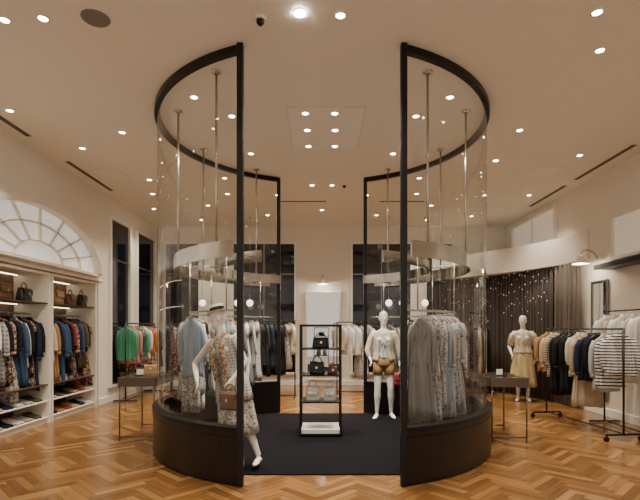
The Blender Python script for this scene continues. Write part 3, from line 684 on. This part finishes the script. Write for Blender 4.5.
r,sp=mannequin((-.86,5.22,.016),RZ1,'white mannequin in straw boater and grey patterned outfit',.10,
  [((-.175,0,1.42),(-.48,-.02,1.22),(-.31,-.22,.99),(0,0,1)),((.175,0,1.42),(.26,-.02,1.14),(.20,-.20,.98),(0,0,1))],
  [((-.09,0,.92),(-.09,-.05,.5),(-.06,.02,.085),(-.4,-1)),((.09,0,.92),(.13,-.02,.5),(.20,.04,.085),(.3,-1))],-.9,.97,-.17)
hy=sp(1.74)
for nm,mm,pr,lb in (('hat',mat('straw',(.74,.65,.48),.8,var=.2,scale=80,bump=.5),[(.080,.0),(.128,.004),(.132,.010),(.080,.016),(.078,.082),(.066,.089)],'straw boater hat'),('hat_band',CM['black'][0],[(.083,.016),(.083,.056)],None)):
    h=G().lathe((0,0,0),pr,32,cap=nm=='hat').obj(nm,mm,r,loc=(0.0,hy+.02,1.748),label=lb); h.rotation_euler=(.06,-.08,0)
LIGHTP=cloth('pale_check','plaid',(.50,.48,.45),(.13,.125,.12),s=1.8)
wrap(r,'dress',CM['taupe'][0],[(1.47,.075,.07),(1.43,.155,.10),(1.34,.16,.118),(1.27,.15,.128),(1.12,.13,.10),(.98,.18,.13),(.75,.20,.155),(.33,.235,.19)],sp,.022,9,label='long draping taupe patterned dress')
wrap(r,'vest',LIGHTP,[(1.475,.08,.075),(1.435,.165,.107),(1.34,.172,.13),(1.27,.165,.145),(1.12,.15,.118),(.98,.195,.148),(.72,.225,.175)],sp,.014,7,gap=.38,label='open grey checked sleeveless long vest')
g=G(); g.tube([(.06,sp(.9)-.19,.80),(.07,sp(1.1)-.16,1.1),(.085,sp(1.3)-.16,1.32),(.075,sp(1.48)-.04,1.5),(0,sp(1.5)+.065,1.52),(-.075,sp(1.48)-.04,1.5),(-.085,sp(1.3)-.16,1.32),(-.06,sp(1.1)-.165,.98)],[(.04,.012)]*3+[(.034,.022)]*3+[(.04,.012)]*2,10).obj('scarf',CM['rflor'][0],r)
handbag(LBR,.24,.18,.11,(-.93,4.86,.68),math.radians(-30),'hanging from mannequin hand')
r,sp=mannequin((1.03,8.0,.012),math.radians(-5),'white mannequin in patterned top, cream jacket, tan shorts',0.,
  [((-.175,0,1.42),(-.27,.03,1.14),(-.22,-.15,.98),(0,0,1)),((.175,0,1.42),(.26,.02,1.13),(.27,-.10,.88),(0,0,1))],
  [((-.09,0,.92),(-.10,-.04,.5),(-.11,.0,.085),(-.3,-1)),((.09,0,.92),(.12,-.03,.5),(.13,.06,.085),(.3,-1))],.2)
LP=cloth('light_print','floral',(.62,.60,.56),(.15,.15,.16),(.48,.47,.45),s=2.2)
wrap(r,'top',LP,[(1.47,.065,.062),(1.43,.160,.096),(1.34,.165,.120),(1.27,.155,.128),(1.12,.132,.104),(1.0,.165,.122)],sp,.008,9)
wrap(r,'jacket',CM['cream'][0],[(1.475,.075,.07),(1.435,.170,.105),(1.34,.178,.130),(1.27,.17,.14),(1.12,.155,.12),(.96,.195,.142)],sp,.010,9,gap=.5)
for s in(-1,1):
    e_=(s*.27,.03,1.14) if s<0 else (.26,.02,1.13); e_=(-.27,.03,1.14) if s<0 else e_
    sleeve(r,[((s*.14,0,1.42),1.42),((s*.20,.005,1.34),1.3),(e_,1.14),((-.235,-.10,1.02) if s<0 else (.267,-.06,.96),1.0)],[.06,.058,.048,.040],CM['cream'][0],sp)
SHORT=cloth('tan_shorts','plain',(.42,.28,.13),(.34,.21,.09))
g=G(); g.loft([[(rx*math.cos(t_),ry*math.sin(t_),z) for t_ in [2*pi*i/40 for i in range(40)]] for z,rx,ry in[(1.06,.14,.10),(.98,.172,.122),(.90,.178,.122),(.87,.16,.11)]],0,True)
for s in(-1,1): g.tube([(s*.085,-.002,.93),(s*.092,-.01,.82),(s*.098,-.018,.72)],[.092,.086,.084],20)
g.obj('shorts',SHORT,r,label='tan shorts')
handbag(LR,.24,.19,.11,(1.29,7.88,.57),.0,'hanging from mannequin hand')
r,sp=mannequin((4.2,10.0,0),math.radians(-20),'white mannequin in white patterned blouse and yellow skirt',0.,
  [((-.175,0,1.42),(-.27,.03,1.14),(-.22,-.15,.98),(0,0,1)),((.175,0,1.42),(.27,.02,1.14),(.24,-.06,.9),(0,0,1))],
  [((-.09,0,.92),(-.09,-.02,.5),(-.09,.02,.085),(-.2,-1)),((.09,0,.92),(.10,-.05,.5),(.10,.0,.085),(.2,-1))],-.2)
BL=cloth('white_print','floral',(.72,.66,.52),(.55,.42,.24),(.66,.60,.48),s=1.6)
YE=cloth('pale_yellow','plain',(.62,.50,.27),(.50,.40,.20))
wrap(r,'blouse',BL,[(1.475,.07,.065),(1.43,.168,.10),(1.34,.175,.125),(1.27,.165,.135),(1.12,.15,.12),(1.0,.19,.14)],sp,.015,9)
for s in(-1,1): sleeve(r,[((s*.14,0,1.42),1.42),((s*.20,.005,1.36),1.3),((s*.25,.02,1.16),1.2)],[.06,.066,.06],BL,sp)
wrap(r,'skirt',YE,[(1.06,.13,.10),(.98,.185,.13),(.75,.21,.16),(.30,.27,.22)],sp,.022,10)
# ------------------------------------------------------------------ world, camera
w=bpy.data.worlds.new('w'); SC.world=w; w.use_nodes=True
w.node_tree.nodes['Background'].inputs[0].default_value=(1,.89,.76,1); w.node_tree.nodes['Background'].inputs[1].default_value=1.0
cam=bpy.data.cameras.new('camera'); cam.sensor_width=36; cam.lens=478/640*36; cam.shift_y=79/640; cam.shift_x=-2/640; cam.clip_start=.05
co=bpy.data.objects.new('camera',cam); COL.objects.link(co); co.location=(0,0,1.5); co.rotation_euler=(pi/2,0,0); SC.camera=co
